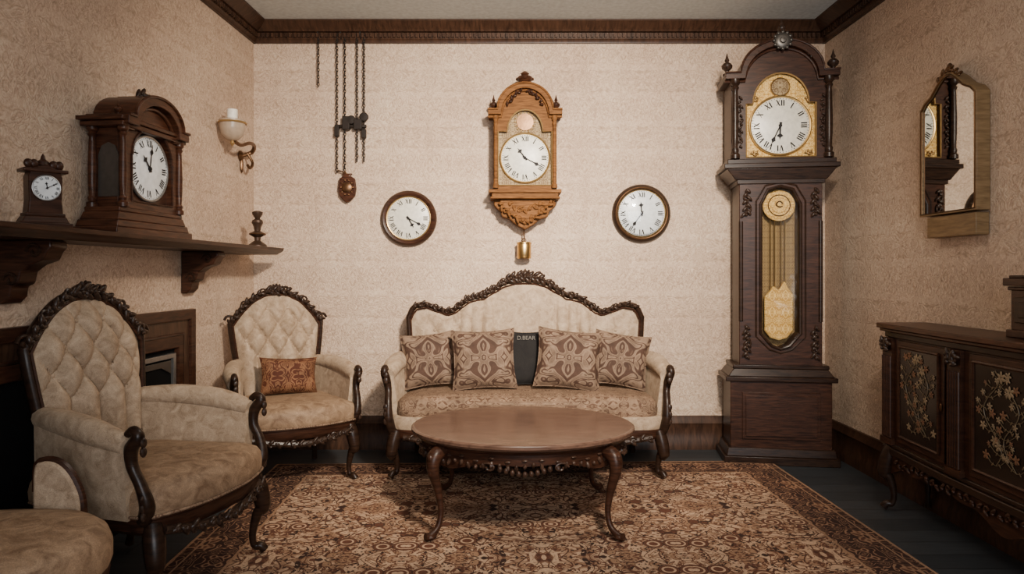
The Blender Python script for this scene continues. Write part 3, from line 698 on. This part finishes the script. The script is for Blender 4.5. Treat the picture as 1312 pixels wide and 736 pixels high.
# ================================================================ MANTEL SHELF + FIREPLACE
SH=1.338
def lroot(name,u,v,z=0,extra=0,sc=1): return root(name,LW(u,v,z),LROT+extra,sc)
lroot('mantel_shelf',0,0)
sp=[(.001,SH-.042),(.24,SH-.042),(.25,SH-.034),(.262,SH-.030),(.28,SH-.018),(.285,SH),(.001,SH)]
obj('shelf_board',g_mould(sp,-3.2,-.215),WD2,.002)
def corbel(u):
    z=SH-.043; o=[(.002,z),(.20,z),(.205,z-.025),(.19,z-.04),(.175,z-.07),(.13,z-.085),(.095,z-.11),(.085,z-.15),(.06,z-.165),(.055,z-.20),(.03,z-.225),(.002,z-.225)]
    g=g_mould(o,-u-.045,-u+.045); sc=[]
    for x in (-u-.047,-u+.047):
        for cy,cz,r in ((-.145,z-.04,.03),(-.06,z-.14,.028)):
            pts=[(x,cy+r*(1-j/12)*math.cos(j*.7),cz+r*(1-j/12)*math.sin(j*.7)) for j in range(11)]; sc.append(g_tube(pts,.006,6,2))
    obj('corbel',[g],WD2,.006); obj('corbel_scroll',sc,WD)
corbel(.93); corbel(2.22)
lroot('fireplace',0,0)
A,B=-2.95,-.87
def fr(x0,x1,zt,ix0,ix1,iz,v0,v1):
    return g_ring([(x0,0.0),(x0,zt),(x1,zt),(x1,0.0)],[(ix0,0.0),(ix0,iz),(ix1,iz),(ix1,0.0)],-v1,-v0,False)
obj('surround_outer',fr(A,B,.985,A+.055,B-.055,.93,.001,.034),WD2,.004)
obj('surround_middle',fr(A+.05,B-.05,.935,A+.13,B-.13,.855,.001,.020),WTRIM,.005)
obj('surround_inner',fr(A+.12,B-.12,.865,A+.18,B-.18,.79,.001,.030),WD2,.005)
obj('surround_bead',[g_tube([(B-.13,-.026,0.01),(B-.13,-.026,.855),(A+.13,-.026,.855),(A+.13,-.026,0.01)],.006,8,1,False,False)],WD)
obj('firebox_shade_panel',g_box((B-A-.34,.004,.80),((A+B)/2,-.004,.40)),RECESS)  # flat dark panel on the wall, painted as the shade of a recess
x1=B-.19;x0=B-.62
obj('fire_insert_frame',[fr(x0,x1,.765,x0+.025,x1-.025,.74,.004,.022)],STEEL,.003)
obj('fire_insert_hood',[g_prism([(x0+.04,.66),(x0+.04,.73),(x1-.04,.73),(x1-.04,.66),((x0+x1)/2+.08,.70),((x0+x1)/2-.08,.70)],-.016,-.006),g_box((.34,.008,.20),((x0+x1)/2,-.012,.20))],PEWTER,.002)
obj('fire_grate',[g_tube([(x0+.05+i*.035,-.022,.12),(x0+.05+i*.035,-.026,.30)],.005,6,1) for i in range(10)]+[g_tube([(x0+.04,-.024,z),(x1-.04,-.024,z)],.006,6,1) for z in (.14,.28)],IRON)

# mantel clock
lroot('mantel_clock',1.62,.135,SH,math.radians(-3))
obj('plinth',[g_box((.56,.20,.03),(0,0,.015)),g_box((.53,.185,.03),(0,0,.045),(.97,.95)),g_box((.50,.17,.035),(0,0,.078),(.94,.92)),g_box((.46,.155,.02),(0,0,.105))],WMAN,.004)
obj('bun_feet',[g_sph((x,y,.006),(.03,.02,.008)) for x in (-.24,.24) for y in (-.07,.07)],WD)
hood(.185,.11,.455,.15,.115,-.075,.075,.150,.145,.34,.145,.13,WMAN,.04,WD2,.003,WD2)
dial(.138,(0,.30),-.050,318,10,DIALW,STEEL)
for s in (-1,1):
    column(s*.205,-.075,.115,.45,.015,WMAN); urn(s*.20,-.05,.49,.035,WMAN)
    column(s*.205,.06,.115,.45,.015,WMAN)
o=[]
for s in (-1,1):
    w=g_prism([(-.045,.16),(-.045,.33),(-.03,.37),(0,.385),(.03,.37),(.045,.33),(.045,.16)],-.003,.003)
    o.append(xf(w,T(s*.187,.0,0,0,0,pi/2)))
obj('side_windows',o,PEWTER)
obj('side_cornice',[g_box((.47,.19,.022),(0,0,.455)),g_box((.50,.205,.018),(0,0,.476))],WMAN,.004)
obj('arch_moulding',[g_tube([(-.165*math.cos(a),-.088,.475+.115*math.sin(a)) for a in [pi*k/18 for k in range(19)]],.011,8,1,False,False)],WMAN)
obj('top_carving',carve([(-.06,-.03,.60),(0,-.03,.625),(.06,-.03,.60)],.022,.014,.012),WD)
obj('top_block',g_box((.12,.10,.03),(0,0,.592)),WMAN,.004)

# small clock
lroot('small_shelf_clock',2.23,.15,SH,math.radians(-38),1.06)
obj('base',[g_box((.155,.085,.018),(0,0,.009)),g_box((.14,.075,.022),(0,0,.028),(.85,.85)),g_box((.115,.065,.012),(0,0,.044))],WD2,.003)
obj('case',g_prism([(-.052,.045),(-.048,.09),(-.05,.17),(-.04,.195),(0,.212),(.04,.195),(.05,.17),(.048,.09),(.052,.045)],-.03,.03),WD2,.004)
obj('cornice',g_box((.13,.075,.012),(0,0,.19)),WD2,.003)
obj('cresting',[g_lathe([(.02,0),(.018,.012),(.008,.02),(.006,.03),(.0,.04)],(0,0,.21),12)]+[g_sph((x,-.01,.212),(.014,.010,.016)) for x in (-.045,-.028,.028,.045)],WD2)
dial(.040,(0,.132),-.030,350,60,DIALW,STEEL)

lroot('candlestick',.41,.19,SH)
obj('turned_stem',g_lathe([(.055,0),(.055,.012),(.04,.025),(.018,.04),(.020,.06),(.045,.075),(.045,.085),(.018,.10),(.022,.125),(.034,.15),(.030,.165),(.014,.175),(.030,.20),(.032,.215),(.018,.222)],(0,0,0),24),m_plain('aged_bronze',(.07,.04,.025),.4,.5))
obj('rim',g_tube([(.046*math.cos(a),.046*math.sin(a),.08) for a in [2*pi*k/24 for k in range(24)]],.005,6,1,True,False),BRONZE)

# wall sconce
lroot('wall_sconce',0,0)
def lp(u,v,z): return (-u,-v,z)
obj('wall_plate',[g_lathe([(.035,0),(.035,.008),(.02,.018),(0,.018)],lp(.22,.001,1.93),20,'y'),g_sph(lp(.22,.012,1.87),(.014,.010,.05))],BRONZE)
obj('arm',[g_tube([lp(.22,.01,1.93),lp(.18,.06,1.96),lp(.24,.10,1.99),lp(.36,.12,1.985),lp(.46,.11,1.955),lp(.54,.10,1.965)],[.012,.014,.012,.011,.011,.013],8),
  g_tube([lp(.20,.04,1.95),lp(.19,.07,1.89),lp(.23,.07,1.85),lp(.25,.06,1.87)],.009,8)],BRONZE)
obj('glass_cup',[g_lathe([(.010,0),(.035,.008),(.062,.035),(.072,.075),(.076,.12),(.074,.122),(.068,.08),(.05,.035),(0,.02)],lp(.55,.095,1.965),28)],FROST)
obj('cup_band',g_tube([(-.55+.077*math.cos(a),-.095+.077*math.sin(a),2.07) for a in [2*pi*k/24 for k in range(24)]],.006,6,1,True,False),GOLD)
obj('candle',g_lathe([(.030,0),(.030,.15),(.022,.152),(.0,.145)],lp(.55,.095,2.0),20),WAX)
obj('drip_finial',g_lathe([(.004,-.03),(.014,-.015),(.010,0)],lp(.55,.095,1.965),12),GOLD)

# ================================================================ MIRROR (right wall)
root('wall_mirror',(XR-.001,3.315,0),-pi/2)
half=[(.215,1.46),(.215,1.99),(.185,2.02),(.13,2.045),(.07,2.095),(.03,2.12)]
o=[(0,2.125)]+[(x,z) for x,z in half[::-1]]+[(-x,z) for x,z in half]
I=[(x*.92,1.78+(z-1.78)*.965) for x,z in o]
MFR=m_wood('mirror_frame_gilt',(.13,.078,.036),(.24,.150,.072),.4)
obj('frame',g_ring(o,I,-.062,0),MFR,.003)
obj('backing',g_prism([(x*.95,1.78+(z-1.78)*.98) for x,z in o],-.045,-.002),WD)
obj('glass',g_prism([(x*.94,1.78+(z-1.78)*.975) for x,z in o],-.054,-.050),MIR)
obj('inner_bead',g_tube([(x*1.02,-.061,1.78+(z-1.78)*1.005) for x,z in I],.005,6,1,True,False),BRONZE)
obj('ledge_box',g_box((.36,.062,.10),(.03,-.032,1.40)),MFR,.004)
obj('crest',carve([(-.09,-.045,2.09),(-.03,-.045,2.13),(.03,-.045,2.13),(.09,-.045,2.09)],.018,.014,.010)+[g_sph((0,-.045,2.15),(.016,.012,.022))],BRONZE)

# ================================================================ CABINET (right wall)
CX=XR-.14
root('inlaid_cabinet',(CX,2.64,0),-pi/2)
def bow(x,d): return -d-.035*(1-(x/.92)**2)
xs=[-.92+1.84*k/24 for k in range(25)]
def bowed(d,z0,z1,w=.92,yb=.13):
    X=[x*w/.92 for x in xs]; o=[(x,bow(x,d)) for x in X]+[(w,yb),(-w,yb)]
    n=len(o); v=[(a,b,z0) for a,b in o]+[(a,b,z1) for a,b in o]
    return v,[tuple(range(n)),tuple(range(2*n-1,n-1,-1))]+[(i,(i+1)%n,n+(i+1)%n,n+i) for i in range(n)]
obj('cabinet_top',[bowed(.125,.905,.930),bowed(.115,.890,.906,.905)],WMAN,.004)
obj('carcass',bowed(.085,.30,.892,.88),WD2,.003)
obj('base_moulding',[bowed(.105,.285,.32,.90),bowed(.095,.32,.34,.89)],WD,.004)
obj('frieze_moulding',[bowed(.095,.862,.89,.89)],WD,.004)
lo=[];hi=[]
for k in range(61):
    x=-.86+1.72*k/60; y=bow(x,.085); z=.235-.035*math.cos(x*2*pi/.86)-.015*math.cos(x*6*pi/.86)
    lo.append((x,y,min(z,.28))); hi.append((x,y,.295))
obj('apron',g_slab(lo,hi,.02,2),WD2)
obj('apron_carving',carve([(x,bow(x,.098),.262+.008*math.sin(x*20)) for x in [-.8+1.6*k/30 for k in range(31)]],.018,.034,.010,-.004),WD2)
obj('legs',[cab_leg(-.84,-.085,.32,-.5,-.8,1.2),cab_leg(.84,-.085,.32,.5,-.8,1.2),cab_leg(-.84,.09,.30,-.3,.2),cab_leg(.84,.09,.30,.3,.2)],WD)
for cx in (-.85,-.2875,.2875,.85):
    y=bow(cx,.092); fl=[g_box((.085,.02,.52),(cx,y,.60))]
    for j in range(-2,3): fl.append(g_tube([(cx+j*.016,y-.012,.37),(cx+j*.016,y-.012,.77)],.007,8,1))
    fl.append(g_box((.10,.035,.03),(cx,y-.002,.35))); 
    obj('pilaster',fl,WD2,.0)
    obj('pilaster_capital',carve([(cx-.03,y-.015,.80),(cx+.03,y-.015,.84)],.022,.012,.014)+carve([(cx+.03,y-.015,.80),(cx-.03,y-.015,.84)],.022,.012,.014),WCARVE)
def flowers(cx,w,z0,z1,yb):
    g=[];c=[];r3=[]
    def y(x): return bow(x,yb)-.003
    rr=random.Random(int(cx*100)+5)
    for st,(bx,amp) in enumerate(((-.05,.05),(.05,.04))):
        stem=[(cx+bx+amp*math.sin(k*.9+.4+st*2),z0+.05+(z1-z0-.09-.05*st)*k/8) for k in range(9)]
        g.append(g_tube([(a,y(a),b) for a,b in stem],.0018,5,3))
        for k,(a,b) in enumerate(stem):
            for sg in (-1,1):
                L=rr.uniform(.03,.07); up=rr.uniform(.2,.7); ex=max(cx-w+.03,min(cx+w-.03,a+sg*L)); ez=min(z1-.03,b+L*up)
                mid=((a+ex)/2,(b+ez)/2-.008)
                g.append(g_tube([(q,y(q),r) for q,r in ((a,b),mid,(ex,ez))],.0013,5,3))
                for j in range(3):
                    t=.35+.3*j; lx=a+(ex-a)*t; lz=b+(ez-b)*t; s2=1 if j%2 else -1
                    g.append(g_sph((lx,y(lx),lz+s2*.009),(.0035,.0012,.009),(0,sg*.7*s2,0)))
                tgt=c if rr.random()<.5 else r3; pr=rr.uniform(.5,1.1)
                for j in range(5):
                    an=2*pi*j/5+k; tgt.append(g_sph((ex+.010*pr*math.sin(an),y(ex)-.001,ez+.010*pr*math.cos(an)),(.0045*pr,.0016,.0085*pr),(0,an,0)))
        for j in range(6):
            an=2*pi*j/6; c.append(g_sph((stem[-1][0]+.014*math.sin(an),y(stem[-1][0])-.001,stem[-1][1]+.014*math.cos(an)),(.006,.0018,.011),(0,an,0)))
    obj('door_inlay_vines',g,IVORY); obj('door_inlay_blossoms',c,IVORY2)
    if r3: obj('door_inlay_rosettes',r3,IVORY3)
for cx in (-.568,0,.568):
    w=.20; xa=[cx-w+2*w*k/8 for k in range(9)]
    def strip(xa,z0,z1,d,th):
        return g_slab([(x,bow(x,d),z0) for x in xa],[(x,bow(x,d),z1) for x in xa],th,1)
    obj('door_panel',strip(xa,.36,.855,.088,.012),WD2,.003)
    wi=.165; xb=[cx-wi+2*wi*k/8 for k in range(9)]
    obj('lacquer_panel',strip(xb,.395,.825,.094,.010),LACQ)
    for z in (.395,.825): obj('panel_moulding',g_tube([(x,bow(x,.099),z) for x in xb],.007,6,1,False,False),WD2)
    for x in (cx-wi,cx+wi): obj('panel_moulding',g_tube([(x,bow(x,.099),.395),(x,bow(x,.099),.825)],.007,6,1,False,False),WD2)
    flowers(cx,wi,.395,.825,.0985)
    obj('escutcheon',g_sph((cx+.183,bow(cx+.183,.099),.60),(.008,.004,.018)),BRONZE)
root('jewellery_box',(2.02,2.57,.930),-pi/2)
obj('box_body',[g_box((.36,.14,.03),(0,0,.015)),g_box((.33,.12,.16),(0,0,.108)),g_box((.35,.135,.015),(0,0,.19)),g_box((.375,.155,.03),(0,0,.215),(1,1)),g_box((.34,.13,.012),(0,0,.235))],WD2,.004)
obj('box_mouldings',[g_box((.28,.008,.10),(0,-.062,.108)),g_box((.23,.012,.06),(0,-.064,.108))],WD,.003)
obj('box_clasp',g_sph((0,-.074,.17),(.012,.006,.016)),BRASS)

# ================================================================ LIGHT
def area(name,loc,tgt,sx,sy,p,col,spread=180):
    l=bpy.data.lights.new(name,'AREA'); l.shape='RECTANGLE'; l.size=sx; l.size_y=sy; l.energy=p; l.color=col; l.spread=math.radians(spread)
    o=bpy.data.objects.new(name,l); COL.objects.link(o); o.location=loc
    o.rotation_euler=(Vector(tgt)-Vector(loc)).to_track_quat('-Z','Y').to_euler(); return o
area('added_rear_light',(.7,-1.30,1.55),(.4,4.7,1.5),2.0,1.7,54,(.95,.97,1),120)  # added area light behind the camera, set in the invented window
area('added_key_light',(.75,1.0,2.70),(0,4.6,1.45),.28,.28,76,(1,.87,.72),78)  # added key light, narrow spread to make falloff on the back wall
area('added_fill_light',(.15,2.9,2.80),(.15,2.9,0),.7,.7,15,(1,.90,.77),160)  # added overhead fill, no lamp fitting here
w=bpy.data.worlds.new('World'); bpy.context.scene.world=w; w.use_nodes=True
w.node_tree.nodes['Background'].inputs[0].default_value=(.8,.88,1,1); w.node_tree.nodes['Background'].inputs[1].default_value=.6

cam=bpy.data.cameras.new('camera'); co=bpy.data.objects.new('camera',cam); COL.objects.link(co)
co.location=(0,0,1.18); co.rotation_euler=(math.radians(90),0,0)
cam.sensor_width=36; cam.lens=36*900/1312; cam.shift_x=6/1312; cam.shift_y=-18/1312; cam.clip_start=.05
bpy.context.scene.camera=co
